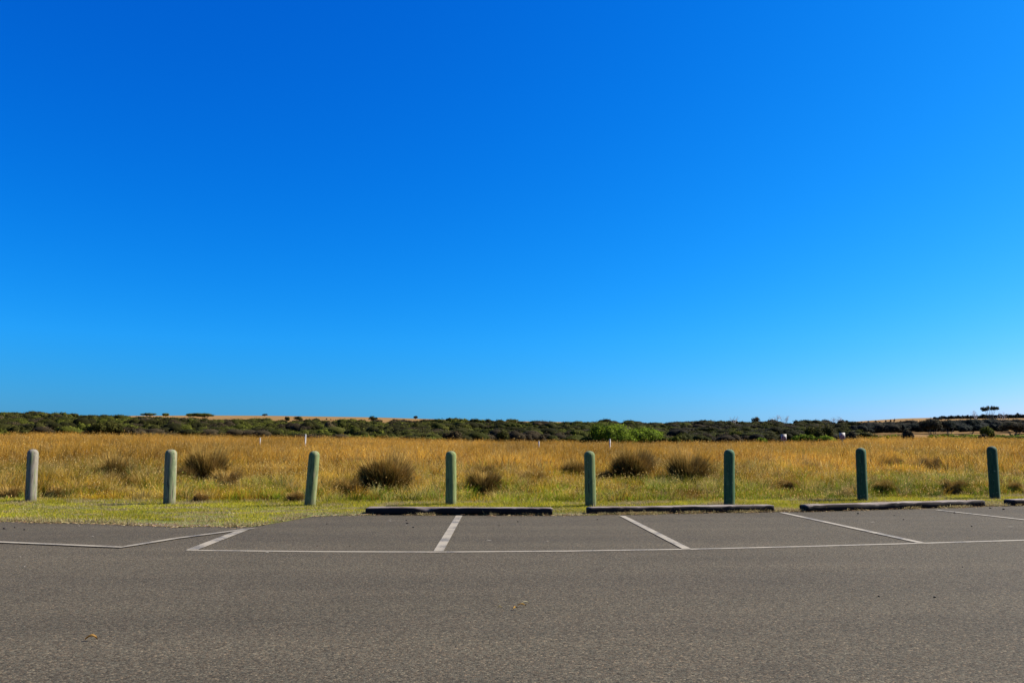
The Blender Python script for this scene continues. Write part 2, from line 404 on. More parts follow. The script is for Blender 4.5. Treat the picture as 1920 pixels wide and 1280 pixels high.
# ------------------------------------------------------------------ wheel stops
STOPS = [((685, 965), (1036, 966.3), 'long dark timber wheel stop in front of the middle bollard, leftmost of the stops', 1),
         ((1106, 965), (1452, 959.5), 'timber wheel stop with a chipped front edge between two green bollards', 2),
         ((1515, 959.5), (1848, 949.5), 'timber wheel stop tilting up to the right in front of the dark green bollard', 3),
         ((1901, 948.3), (2230, 940), 'timber wheel stop cut off by the right edge of the photo', 4)]
for a, b, lab, seed in STOPS:
    A_ = G(*a); B_ = G(*b); dx = (B_ - A_); L = dx.length; ang = math.atan2(dx.y, dx.x)
    rg = np.random.default_rng(seed); nx = 90; prof = []
    # cross-section around the sleeper: y outward, z up (rounded arrises)
    W, Z0, Z1 = .23, .022, .128
    base = [(0, Z0 + .008), (0, Z1 - .012), (.012, Z1), (W * .5, Z1 + .002), (W - .012, Z1), (W, Z1 - .012), (W, Z0 + .008), (W - .01, Z0), (.01, Z0)]
    V = []; m_ = len(base)
    for i in range(nx + 1):
        x = L * i / nx; en = min(x, L - x)
        chip = max(0, vnoise(x, 0, .35, seed + 50) - .62) * .13 + max(0, vnoise(x, 0, .1, seed + 60) - .7) * .05
        for j, (y, z) in enumerate(base):
            y2, z2 = y, z
            if j in (1, 2): z2 -= chip * (1.0 if j == 1 else .4); y2 += chip * .5
            z2 += (vnoise(x, j * 3., .5, seed) - .5) * .010; y2 += (vnoise(x, j * 5., .4, seed + 9) - .5) * .010
            if en < .03: z2 = Z0 + (z2 - Z0) * (.90 + en * 3.3)
            V.append((x, y2, z2))
    Q = [(i * m_ + j, (i + 1) * m_ + j, (i + 1) * m_ + (j + 1) % m_, i * m_ + (j + 1) % m_) for i in range(nx) for j in range(m_)]
    V = np.array(V); c0 = len(V)
    V = np.vstack([V, V[:m_].mean(0), V[-m_:].mean(0)])
    T = [(j, (j + 1) % m_, c0) for j in range(m_)] + [(nx * m_ + (j + 1) % m_, nx * m_ + j, c0 + 1) for j in range(m_)]
    e = bpy.data.objects.new('wheel_stop', None); COL.objects.link(e); e.location = A_; e.rotation_euler = (0, 0, ang)
    tag(e, lab, 'wheel stop', 'timber wheel stops along the edge of the asphalt')
    npmesh('sleeper', V, [np.array(Q), np.array(T)], MS, parent=e)
    for fx in (.35, L - .35, L / 2):
        V2, Q2, T2 = tube([(fx, W / 2, -.1), (fx, W / 2, Z1 + .006)], [.013, .013], 10); npmesh('fixing_pin', V2, [Q2, T2], MSTEEL, parent=e)
        bx = np.array([(fx + sx * .09, W / 2 + sy * .07, z) for z in (-.02, Z0 + .006) for sx, sy in ((-1, -1), (1, -1), (1, 1), (-1, 1))])
        npmesh('spacer_block', bx, [np.array([(0, 1, 5, 4), (1, 2, 6, 5), (2, 3, 7, 6), (3, 0, 4, 7), (4, 5, 6, 7)])], MS, parent=e)

# ------------------------------------------------------------------ grass
GOLDT = np.array([(.66, .40, .09), (.60, .34, .07), (.74, .50, .16), (.52, .29, .07), (.62, .42, .08)])
STRAW = np.array([(.80, .62, .30), (.72, .55, .28), (.60, .42, .2)])
OLIVE = np.array([(.26, .29, .05), (.33, .33, .06), (.18, .24, .04), (.40, .38, .07)])
GREEN = np.array([(.20, .33, .04), (.30, .42, .05), (.14, .24, .03)])
BROWN = np.array([(.30, .16, .07), (.24, .13, .06), (.36, .22, .10)])
LOWC = np.array([(.20, .17, .03), (.13, .12, .02), (.24, .15, .05), (.16, .10, .035), (.26, .28, .04)])
def pick(pal, n, r): 
    c = pal[r.integers(0, len(pal), n)]; return c * r.uniform(.8, 1.2, (n, 1))
def blades(x, y, z, h, wd, lean, tipc, basec, r, seg=2, az=None, up=None):
    """arrays of blades: seg=2 -> 5 verts 3 tris, seg=1 -> 3 verts 1 tri."""
    n = len(x); az = r.uniform(0, 2 * math.pi, n) if az is None else az
    dx, dy = np.cos(az), np.sin(az); fa = r.uniform(0, math.pi, n); sx, sy = np.cos(fa) * wd / 2, np.sin(fa) * wd / 2
    b = np.stack([x, y, z], 1); s = np.stack([sx, sy, 0 * sx], 1)
    ld = np.stack([dx * lean * h, dy * lean * h, 0 * h], 1); uz = np.stack([0 * h, 0 * h, h], 1)
    if seg == 1:
        V = np.stack([b - s, b + s, b + ld + uz], 1).reshape(-1, 3); T = np.arange(3 * n).reshape(n, 3)
        C = np.stack([basec, basec, tipc], 1).reshape(-1, 3); return V, T, C
    mid = b + ld * .35 + uz * .62
    tip = b + ld + uz * (1 - .25 * np.minimum(lean, 1.5)[:, None] ** 2)
    V = np.stack([b - s, b + s, mid - s * .8, mid + s * .8, tip], 1).reshape(-1, 3)
    o = (np.arange(n) * 5)[:, None]
    T = np.concatenate([o + [0, 1, 3], o + [0, 3, 2], o + [2, 3, 4]], 1).reshape(-1, 3)
    mc = basec * .4 + tipc * .6
    C = np.stack([basec, basec, mc, mc, tipc], 1).reshape(-1, 3); return V, T, C
def heads(x, y, z, s, c, r):      # small seed heads: slim upright lozenges
    n = len(x); fa = r.uniform(0, math.pi, n); a = np.stack([np.cos(fa) * s * .28, np.sin(fa) * s * .28, 0 * s], 1); b = np.stack([x, y, z], 1)
    tl = np.stack([r.normal(0, .35, n) * s, r.normal(0, .35, n) * s, s], 1)
    V = np.stack([b, b + a + tl * .4, b + tl, b - a + tl * .4], 1).reshape(-1, 3); Q = np.arange(4 * n).reshape(n, 4)
    return V, Q, np.repeat(c, 4, 0)

# front edge of the unmown grass
LGPX = [(-400, 938), (0, 940), (250, 942.5), (500, 944), (800, 946.5), (1100, 948), (1380, 946), (1600, 941), (1860, 933.5), (1920, 932), (2300, 922)]
LG = [G(*p) for p in LGPX]
def long_y(x): return np.interp(x, [-60] + [p.x for p in LG] + [60], [LG[0].y] + [p.y for p in LG] + [LG[-1].y])
# long dry grass of the field
TUS = []   # filled below: (x, y, r) keep-out discs of tussocks
TUSPX = [  # px centre, px base row, half width px, height px, tone, label
    (722, 921, 55, 44, 0, 'largest tussock, a broad dark mound with pale stems combed over its top'),
    (652, 926, 22, 26, 1, 'low grey-green tussock against the left flank of the big dark mound'),
    (907, 928, 22, 34, 0, 'small round dark tussock low in the grass just right of the middle bollard'),
    (910, 899, 24, 26, 1, 'brown tussock standing behind the small round dark one'),
    (1000, 905, 34, 20, 2, 'low flat grey tussock midway between the fourth and fifth bollards'),
    (1077, 900, 26, 32, 1, 'dark olive tussock just left of the mottled green bollard'),
    (1136, 903, 18, 20, 2, 'low tussock just right of the mottled green bollard'),
    (1187, 904, 34, 42, 0, 'tall domed dark brown tussock with golden tips'),
    (1290, 912, 24, 44, 0, 'round brown tussock standing alone left of the teal bollard'),
    (1392, 884, 20, 18, 2, 'small dark tussock right of the teal bollard'),
    (215, 905, 26, 36, 0, 'dark tussock left of the second bollard'),
    (250, 915, 20, 20, 1, 'dark lower tussock leaning against the one left of the second bollard'),
    (352, 905, 22, 28, 2, 'grey tussock just right of the second bollard'),
    (385, 903, 26, 44, 0, 'tall spiky dark green tussock right of the second bollard'),
    (425, 915, 22, 30, 2, 'brownish tussock right of the tall spiky one'),
    (20, 935, 24, 22, 2, 'olive tussock at the left edge beside the first bollard'),
    (105, 931, 20, 18, 2, 'matted brown tussock right of the first bollard'),
    (375, 941, 12, 18, 3, 'small reddish brown dead tussock at the edge of the mown verge'),
    (555, 941, 16, 20, 3, 'reddish dead tussock just left of the leaning bollard'),
    (1660, 925, 26, 22, 4, 'green leafy tussock right of the third wheel stop bollard'),
    (1675, 882, 22, 20, 2, 'grey-brown tussock high in the field behind the dark green bollards'),
    (1746, 886, 20, 26, 2, 'grey seedy tussock high in the field left of the last bollard'),
    (1790, 925, 20, 24, 2, 'pale grey seedy tussock left of the last bollard'),
    (1480, 918, 24, 18, 2, 'matted brown tussock between the teal bollard and the third wheel stop'),
    (1520, 888, 24, 20, 1, 'olive brown tussock high in the field left of the dark green bollard'),
    (1905, 922, 16, 18, 2, 'small olive tussock at the right edge of the photo'),
]
def ground_at(px, py):            # point of the terrain seen at a pixel (march)
    y = 8.0; t = tel(py); u = uu(px, py)
    while y < 300:
        if float(terrain(u * y, y)) >= CAMH + t * y: break
        y *= 1.004
    return Vector((u * y, y, float(terrain(u * y, y))))
tus = []
for px, py, hw, hp, tone, lab in TUSPX:
    p = ground_at(px, py + 3); tus.append((p, PX(hw, p.y), PX(hp, p.y), tone, lab)); TUS.append((p.x, p.y, PX(hw, p.y)))

def field_samples(n, y0, y1, r, pw=1.0):
    y = y0 + (y1 - y0) * r.random(n) ** pw; u = r.uniform(-.80, .80, n); x = u * y; e = long_y(x) + (vnoise(x, x * 0, .6, 44) - .5) * .5
    k = y > e; return x[k], y[k]
def colour_field(x, y, r):
    n = len(x)
    g = vnoise(x, y, 2.2, 21); g2 = vnoise(x, y, .7, 22); g3 = vnoise(x, y * .6, 9, 23)
    u = x / y
    near = np.clip(1 - (y - 17.5) / 13.0, 0, 1)
    right = np.clip((u + .1) * 1.6, 0, 1)
    pg = np.clip(near * (.80 + .6 * right) * (.25 + 1.4 * g) - .10, 0, .88)       # greenness
    pgf = np.clip((g3 - .72) * 2, 0, .35); pg = np.maximum(pg, pgf)
    k = r.random(n)
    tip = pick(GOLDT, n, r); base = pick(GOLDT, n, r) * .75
    ol = k < pg; tip[ol] = pick(OLIVE, ol.sum(), r) ; base[ol] = pick(OLIVE, ol.sum(), r) * .8
    gr = (k < pg * .35) & (y < 24); tip[gr] = pick(GREEN, gr.sum(), r); base[gr] = pick(GREEN, gr.sum(), r)
    st = r.random(n) < .12; tip[st] = pick(STRAW, st.sum(), r)
    br = r.random(n) < np.clip((g2 - .62) * 1.8, 0, .5) + .05; tip[br] = pick(BROWN, br.sum(), r); base[br] = pick(BROWN, br.sum(), r) * .8
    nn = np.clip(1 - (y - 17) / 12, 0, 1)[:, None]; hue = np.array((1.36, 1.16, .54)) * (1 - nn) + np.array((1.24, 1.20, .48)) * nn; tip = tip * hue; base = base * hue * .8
    far = np.clip((y - 25) / 40, 0, 1)[:, None] * .5
    tip = tip * (1 - far) + np.array((.62, .31, .055)) * far; base = base * (1 - far) + np.array((.42, .24, .05)) * far
    mot = (.62 + .76 * vnoise(x, y * .35, 5, 25) * (.7 + .6 * vnoise(x, y, 1.1, 26)))[:, None]
    return tip * mot, base * mot
def in_tus(x, y, k=.55):
    m = np.zeros(len(x), bool)
    for tx, ty, tr in TUS: m |= (x - tx) ** 2 + ((y - ty)) ** 2 < (tr * k) ** 2
    return m
A = Acc(); r = np.random.default_rng(31)
for nt_, y0, y1, nb, bw in ((9000, 16.2, 26, 60, .007), (16000, 24, 46, 36, .012), (9000, 44, 90, 24, .024)):      # tufts: bunches that share height, lean and colour
    x0, yy0 = field_samples(nt_, y0, y1, r); nt_ = len(x0); dy = yy0 - long_y(x0)
    keep = ~in_tus(x0, yy0, .9)
    for tx, ty, tr in TUS: keep &= ~((abs(x0 - tx * (yy0 / ty)) < tr) & (yy0 < ty) & (yy0 > ty - 2.4))
    x0, yy0, dy = x0[keep], yy0[keep], dy[keep]; nt_ = len(x0)
    lf_ = np.clip(-(x0 / yy0 + .12) * 4, 0, 1); th_ = (.20 + .12 * lf_ + (.36 - .12 * lf_) * np.clip(dy / 14, 0, 1)) * r.uniform(.45, 1.45, nt_) * (.6 + .8 * vnoise(x0, yy0, 2.5, 47)) * (.8 + .2 * np.clip(dy / .4, 0, 1))
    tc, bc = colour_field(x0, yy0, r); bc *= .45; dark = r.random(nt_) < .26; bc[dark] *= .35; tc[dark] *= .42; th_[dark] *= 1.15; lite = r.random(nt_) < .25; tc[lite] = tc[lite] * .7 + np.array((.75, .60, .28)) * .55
    sz = r.uniform(.06, .28, nt_); la = r.normal(.3, 1.2, nt_); ll = r.uniform(0, .35, nt_)
    i = np.repeat(np.arange(nt_), nb); n = len(i)
    a_ = r.uniform(0, 2 * math.pi, n); q_ = np.sqrt(r.random(n)) * sz[i]
    x = x0[i] + q_ * np.cos(a_); y = yy0[i] + q_ * np.sin(a_); h = th_[i] * r.uniform(.6, 1.15, n)
    vx = np.cos(a_) * (.15 + q_ * 2.2) + np.cos(la[i]) * ll[i] + r.normal(0, .12, n); vy = np.sin(a_) * (.15 + q_ * 2.2) + np.sin(la[i]) * ll[i] + r.normal(0, .12, n)
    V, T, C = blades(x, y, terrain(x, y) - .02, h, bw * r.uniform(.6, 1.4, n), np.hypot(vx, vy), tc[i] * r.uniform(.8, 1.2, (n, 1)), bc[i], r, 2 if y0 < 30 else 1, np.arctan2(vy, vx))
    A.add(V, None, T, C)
    ns = int(n * .07); j = r.integers(0, n, ns); V, Q, C = heads(x[j] + np.cos(np.arctan2(vy, vx))[j] * h[j] * .3, y[j], terrain(x[j], y[j]) + h[j] * r.uniform(.8, 1.1, ns), .03 * (1 + (y[j] - 17) / 30) * r.uniform(.6, 1.3, ns), pick(STRAW, ns, r) * np.array((.95, .85, .6)), r)
    A.add(V, Q, None, C)
for n, y0, y1, wd, h0, h1, seg in ((420000, 16.0, 27, .007, .16, .54, 2), (380000, 25, 45, .013, .12, .60, 2), (520000, 43, 80, .024, .36, .66, 1), (300000, 78, 118, .045, .38, .68, 1)):
    x, y = field_samples(n, y0, y1, r)
    keep = ~in_tus(x, y); x, y = x[keep], y[keep]; n = len(x)
    z = terrain(x, y) - .02
    hn = vnoise(x, y, 1.3, 41) * .6 + vnoise(x, y, .35, 42) * .4
    dy = y - long_y(x); grow = np.clip(dy / 13, .0, 1)
    hc = np.clip((hn - .28) / .42, 0, 1); h = (h0 + .08 * np.clip(-(x / y + .12) * 4, 0, 1) * (seg == 2) + (h1 - h0) * grow) * (.35 + 1.05 * hc) * r.uniform(.6, 1.15, n)
    clump = vnoise(x, y, .8, 43) > .30 + .2 * r.random(n)
    h = np.where(clump, h, h * .5) * (.75 + .25 * np.clip(dy / .3, 0, 1))
    # shorter in front of tussocks so that their dark faces show
    for tx, ty, tr in TUS: h = np.where((abs(x - tx * (y / ty)) < tr * 1.0) & (y < ty) & (y > ty - 2.4), np.minimum(h, .05 + .15 * r.random(n) ** 2), h)
    tip, base = colour_field(x, y, r)
    lowm = (r.random(n) < (1 - hc) * .75 * np.clip(1.4 - y / 60, .25, 1)); tip[lowm] = pick(LOWC, lowm.sum(), r); base[lowm] = tip[lowm] * .6
    az = r.normal(.2, 1.5, n)
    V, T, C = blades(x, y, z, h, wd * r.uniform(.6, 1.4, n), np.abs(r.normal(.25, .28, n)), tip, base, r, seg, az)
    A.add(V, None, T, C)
    ns = int(n * .07); i = r.integers(0, n, ns)
    V, Q, C = heads(x[i] + r.normal(0, .05, ns), y[i], z[i] + h[i] * r.uniform(.75, 1.05, ns), .032 * (1 + (y[i] - 17) / 30) * r.uniform(.6, 1.3, ns), pick(STRAW, ns, r) * .2 + tip[i] * .75, r)
    A.add(V, Q, None, C)
tag(A.build('long_grass', MG), 'long golden dry grass filling the field behind the bollards', 'grass', kind='stuff')

# mown verge
A = Acc(); r = np.random.default_rng(33); n = 420000
x = r.uniform(-15, 15, n); f = r.random(n); y0 = edgew(x); y = y0 - .03 + (long_y(x) + .1 - y0) * f
dist = y - y0; u = x / y
dry = np.clip(1 - dist / .7, 0, 1) * .95 + np.clip((vnoise(x, y * 2, .6, 51) - .48) * 3, 0, .8)
dirt = (np.abs(u - uu(345)) < .055) & (dist < .55) | (np.abs(u - uu(1075)) < .03) & (dist < .35) | (np.abs(u - uu(650)) < .045) & (dist < .25)
keep = ~(dirt & (r.random(n) < .86)); x, y, dist, dry = x[keep], y[keep], dist[keep], dry[keep]; n = len(x)
VG = np.array([(.60, .54, .05), (.72, .62, .09), (.40, .46, .04), (.80, .66, .16), (.28, .34, .03)]); VD = np.array([(.62, .50, .20), (.56, .42, .18), (.45, .30, .14), (.7, .6, .3)])
bright = vnoise(x, y, .9, 52)[:, None]
tip = np.where((r.random(n) < dry + .12)[:, None], pick(VD, n, r), pick(VG, n, r) * (.6 + .45 * bright) * np.array((1.30, 1.24, .62))); base = tip * .6
h = (.022 + .03 * r.random(n)) * (1 + 1.2 * np.clip((y - long_y(x) + 1.0), 0, 1)) + (r.random(n) < .03) * .04
V, T, C = blades(x, y, np.full(n, .012), h, .010 * r.uniform(.5, 1.6, n), np.abs(r.normal(.6, .6, n)), tip * r.uniform(.6, 1.3, (n, 1)), base, r, 1)
A.add(V, None, T, C)
tag(A.build('mown_grass', MG), 'short mown green and straw grass of the verge', 'grass', kind='stuff')
# dead bits lying along the edge of the asphalt
A = Acc(); n = 5200; x = r.uniform(-15, 15, n); y = edgew(x) + r.normal(0, .10, n) - .02
az = r.uniform(0, math.pi, n); L = r.uniform(.01, .06, n); wd = r.uniform(.002, .006, n)
d = np.stack([np.cos(az) * L, np.sin(az) * L, 0 * L], 1); s = np.stack([-np.sin(az) * wd, np.cos(az) * wd, 0 * L], 1); b = np.stack([x, y, np.full(n, .006) + r.random(n) * .014], 1)
V = np.stack([b - d / 2 - s, b + d / 2 - s, b + d / 2 + s + [0, 0, .004], b - d / 2 + s], 1).reshape(-1, 3)
tag(npmesh('dead_grass', V, [np.arange(4 * n).reshape(n, 4)], MLIT, np.repeat(pick(np.array([(.42, .26, .12), (.60, .46, .22), (.20, .12, .07), (.30, .17, .10)]), n, r), 4, 0)), 'dead grass bits strewn along the ragged edge of the asphalt', 'grass', kind='stuff')
# reddish gravel in the bare patches of the verge
A = Acc(); 
for (pa, pb, dd, n) in ((262, 420, .55, 1500), (1040, 1105, .35, 350), (590, 690, .25, 350), (1455, 1515, .3, 250)):
    ua, ub = uu(pa), uu(pb); u = r.uniform(ua, ub, n); yb = 13.5
    x = u * 12.6 if pa < 500 else u * 13.9
    y = edgew(x) + r.uniform(-.04, dd, n); s = r.uniform(.004, .014, n)
    oc = np.array([(1, 0, 0), (0, 1, 0), (-1, 0, 0), (0, -1, 0), (0, 0, .8)])
    P = np.stack([x, y, np.full(n, .008)], 1)[:, None] + oc[None] * s[:, None, None] * r.uniform(.6, 1.2, (n, 5, 1))
    P[..., 2] += .008
    o = (np.arange(n) * 5)[:, None]; T = np.concatenate([o + [0, 1, 4], o + [1, 2, 4], o + [2, 3, 4], o + [3, 0, 4]], 1).reshape(-1, 3)
    c = pick(np.array([(.17, .10, .06), (.13, .075, .045), (.22, .16, .10), (.34, .30, .25)]), n, r)
    A.add(P.reshape(-1, 3), None, T, np.repeat(c, 5, 0))
tag(A.build('gravel', MLIT), 'reddish gravel in the bare patches at the edge of the verge', 'gravel', kind='stuff')

# ------------------------------------------------------------------ tussocks, each a thing of its own
def tussock(p, rad, hgt, tone, lab, seed):
    r = np.random.default_rng(seed); n = int(11000 * min(1.8, max(.6, rad / .35))); hgt = hgt * (1.0 if tone == 0 else .84)
    th = r.uniform(0, 2 * math.pi, n); rr = rad * .40 * np.sqrt(r.random(n)); x = rr * np.cos(th); y = rr * np.sin(th)
    out = th + r.normal(0, .5, n)
    lean_ = np.clip(np.abs(r.normal(0, .36, n)) + .55 * rr / (rad * .46) * r.random(n), 0, 1.25); L = hgt * r.uniform(.45, 1.30, n)
    k = r.random(n)
    pals = {0: ((.16, .12, .03), (.13, .11, .022), (.09, .09, .018)), 1: ((.17, .15, .04), (.13, .13, .025), (.22, .17, .06)), 2: ((.40, .33, .14), (.34, .27, .11), (.24, .19, .07)),
            3: ((.26, .13, .07), (.20, .10, .05), (.34, .21, .11)), 4: ((.20, .30, .02), (.28, .36, .03), (.36, .34, .05))}
    tip = pick(np.array(pals[tone]), n, r)
    L = L * (1 + .14 * np.sin(2 * out + seed) + .10 * np.sin(3 * out + seed * 2))
    up_ = (r.random(n) < .55) & (lean_ < .6); L = np.where(up_, L * r.uniform(.95, 1.3, n), L); gold = up_ | (r.random(n) < .25 + .4 * (np.cos(out - .3) > .3)); tip[gold] = pick(GOLDT, gold.sum(), r)  # right-facing leaves get more gold, painting in the sunlit side
    shaded_thatch = np.array((.013, .009, .004)) if tone < 2 else np.array((.075, .052, .028)) if tone < 4 else np.array((.05, .08, .012))  # dead leaf base, darkened to carry the shade of the tussock face
    base = np.broadcast_to(shaded_thatch, (n, 3)) * r.uniform(.7, 1.4, (n, 1))
    ns = 5; t = np.linspace(0, 1, ns)[None]; wd = r.uniform(.003, .007, n) * max(1, rad / .45)
    sl_, cl_ = np.sin(lean_)[:, None], np.cos(lean_)[:, None]
    sxy = L[:, None] * (sl_ * t + .12 * t ** 2); zz = L[:, None] * (cl_ * t * 1.1 - .22 * sl_ * t ** 2)
    X = x[:, None] + np.cos(out)[:, None] * sxy; Y = y[:, None] + np.sin(out)[:, None] * sxy
    fa = r.uniform(0, math.pi, n); wx = (np.cos(fa) * wd)[:, None] * (1 - t ** 2 * .9); wy = (np.sin(fa) * wd)[:, None] * (1 - t ** 2 * .9)
    Va = np.stack([X - wx, Y - wy, zz], 2); Vb = np.stack([X + wx, Y + wy, zz], 2)
    V = np.concatenate([Va, Vb], 1).reshape(-1, 3); o = (np.arange(n) * 2 * ns)[:, None]
    Q = np.concatenate([o + [i, ns + i, ns + i + 1, i + 1] for i in range(ns - 1)], 1).reshape(-1, 4)
    pw = np.where(gold, 2.8 if tone < 2 else 2.0, 4.2 if tone < 2 else 3.2)[:, None, None]; tw = t[..., None] ** pw; cc = base[:, None] * (1 - tw) + tip[:, None] * 1.15 * tw
    C = np.concatenate([cc, cc], 1).reshape(-1, 3)
    # dead flowering stems standing at its foot
    m_ = 90; a_ = r.uniform(math.pi, 2 * math.pi, m_); q_ = rad * r.uniform(.5, 1.0, m_); sx_, sy_ = q_ * np.cos(a_), q_ * np.sin(a_); sh_ = hgt * r.uniform(.25, .75, m_)
    sc_ = pick(STRAW, m_, r) * np.array((.9, .75, .5)); SV, ST, SC = blades(sx_, sy_, 0 * sx_, sh_, .006, np.abs(r.normal(.2, .25, m_)), sc_, sc_ * .6, r, 1)
    ex = SV[2::3]; HV, HQ, HC = heads(ex[:, 0], ex[:, 1], ex[:, 2] - .02, r.uniform(.02, .045, m_), sc_ * 1.1, r)
    # matted dead thatch inside, self-shade put into its dark colour
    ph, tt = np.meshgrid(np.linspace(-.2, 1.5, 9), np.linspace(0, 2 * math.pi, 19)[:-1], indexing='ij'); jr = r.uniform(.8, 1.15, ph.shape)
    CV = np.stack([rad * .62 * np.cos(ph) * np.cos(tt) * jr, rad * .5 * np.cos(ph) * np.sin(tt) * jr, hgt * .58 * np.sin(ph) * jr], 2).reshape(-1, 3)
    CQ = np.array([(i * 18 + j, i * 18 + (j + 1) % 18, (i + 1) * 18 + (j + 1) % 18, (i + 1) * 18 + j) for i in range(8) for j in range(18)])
    Q = np.concatenate([Q, CQ + len(V)]); V = np.concatenate([V, CV]); C = np.concatenate([C, np.broadcast_to(shaded_thatch * (.8 if tone < 2 else 1.6), (len(CV), 3))])
    nQ = len(V); V = np.concatenate([V, HV, SV]); C = np.concatenate([C, HC, SC]); Q = np.concatenate([Q, HQ + nQ])
    ob = npmesh('tussock', V, [Q, ST + nQ + len(HV)], MT, C); ob.location = p - Vector((0, 0, .03))
    tag(ob, lab, 'tussock', 'grass tussocks among the long grass')
for i, (p, rad, hgt, tone, lab) in enumerate(tus): tussock(p, rad, hgt, tone, lab, 100 + i)

# ------------------------------------------------------------------ shrubs and trees
def crown(A, c, rx, ry, rz, n, leaf, pal, r, lumps=7, droop=0.0, dens=1.0, core=True, flat=.55):
    """leaf-sized faces spread over several overlapping lumps; c is the base centre"""
    pal = np.array(pal)
    for k in range(lumps):
        a = r.uniform(0, 2 * math.pi); q = math.sqrt(r.random()) * .62 if k else 0
        lc = np.array([c[0] + rx * q * math.cos(a), c[1] + ry * q * math.sin(a), c[2] + rz * (r.uniform(.35, .62) if k else .5)])
        s = r.uniform(.30, .48) if k else .60
        lr = np.array([rx * s, ry * s, rz * s * (.85 if k else .8)])
        m = n // lumps; v = r.normal(size=(m, 3)); v /= np.linalg.norm(v, axis=1)[:, None]
        v[:, 2] = np.where(v[:, 2] < -.3, -v[:, 2], v[:, 2])
        P = lc + v * lr * (r.random((m, 1)) ** .22) * r.uniform(.85, 1.12, (m, 1))
        P[:, 2] = np.maximum(P[:, 2], c[2] + .02)
        t1 = r.normal(size=(m, 3)); t1 -= (t1 * v).sum(1)[:, None] * v * flat; t1 /= np.linalg.norm(t1, axis=1)[:, None]
        t2 = np.cross(v + r.normal(size=(m, 3)) * .35, t1); t2 /= np.linalg.norm(t2, axis=1)[:, None]
        sz = leaf * r.uniform(.5, 1.3, (m, 1)) / 2
        V = np.stack([P - t1 * sz, P - t2 * sz * .6, P + t1 * sz, P + t2 * sz * .6], 1).reshape(-1, 3)
        cc = pal[r.integers(0, len(pal), m)] * r.uniform(.7, 1.3, (m, 1)) * r.uniform(.6, 1.4)
        A.add(V, np.arange(4 * m).reshape(m, 4), None, np.repeat(cc, 4, 0))
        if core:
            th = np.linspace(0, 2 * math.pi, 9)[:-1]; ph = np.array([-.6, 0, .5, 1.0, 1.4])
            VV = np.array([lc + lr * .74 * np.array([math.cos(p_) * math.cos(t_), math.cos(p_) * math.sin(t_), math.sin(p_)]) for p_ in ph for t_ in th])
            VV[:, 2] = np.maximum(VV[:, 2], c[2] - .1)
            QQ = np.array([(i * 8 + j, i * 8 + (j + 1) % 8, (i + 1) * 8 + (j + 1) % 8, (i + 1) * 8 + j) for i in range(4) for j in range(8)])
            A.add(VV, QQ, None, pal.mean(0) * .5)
P_DARK = [(.055, .056, .010), (.075, .074, .013), (.036, .038, .008), (.11, .10, .020)]
P_MID = [(.11, .12, .014), (.15, .155, .02), (.075, .085, .012)]
P_BRT = [(.19, .27, .016), (.29, .38, .026), (.085, .125, .010)]
P_BRN = [(.105, .075, .035), (.080, .058, .028), (.15, .11, .06), (.06, .052, .022)]
P_GRY = [(.095, .078, .048), (.075, .062, .038), (.055, .055, .028)]
P_BLUE = [(.035, .045, .032), (.05, .058, .042), (.028, .034, .026)]
P_YEL = [(.15, .14, .025), (.12, .13, .022)]
PALS = dict(dark=P_DARK, mid=P_MID, bright=P_BRT, brown=P_BRN, grey=P_GRY, blue=P_BLUE, yellow=P_YEL)

# scrub mass: far too many crowns to count
A = Acc(); r = np.random.default_rng(61)
P_YEL = [(.15, .14, .025), (.12, .13, .022)]
def scrub_ok(u, y):
    px = 960 + u * F
    if px > 1600: return y > 175 and y < 330
    return True
cnt = 0
for i in range(3300):
    y = 112 + 225 * r.random() ** 1.25 ; u = r.uniform(-.80, .80)
    if not scrub_ok(u, y): continue
    x = u * y; z = float(terrain(x, y)); px = 960 + u * F
    # gold ground shows above the scrub between these columns
    k = vnoise(x, y, 14, 71) * .6 + vnoise(x, y, 5, 72) * .4 + r.normal(0, .07)
    lf = px < 620
    dk = .85 if px > 900 else 1.0
    if px > 1250: pal = P_DARK if k < .50 else P_GRY if k < .62 else P_BRN if k < .70 else P_MID
    elif px < 900: pal = P_BRN if k < .34 else P_DARK if k < .52 else P_MID if k < .70 else P_YEL if k > .82 else P_DARK
    else: pal = P_DARK if k < .46 else P_MID if k < .66 else P_BRN
    if px > 1600: pal = P_BLUE if k < .55 else P_GRY
    sc = .75 + .5 * r.random(); hh = (1.3 + 1.7 * vnoise(x, y, 12, 73) ** 1.5) * sc; rad = r.uniform(1.3, 3.4) * sc * (1 + (y - 110) / 300)
    if y < 122: hh *= .8
    leaf = .20 * (y / 120) ; n = int(300 * (120 / y) ** .6)
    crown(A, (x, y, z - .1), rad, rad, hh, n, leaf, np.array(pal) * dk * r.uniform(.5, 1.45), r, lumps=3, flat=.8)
    cnt += 1
tag(A.build('scrub', ML), 'dark green coastal scrub covering the rise beyond the field', 'scrub', kind='stuff')

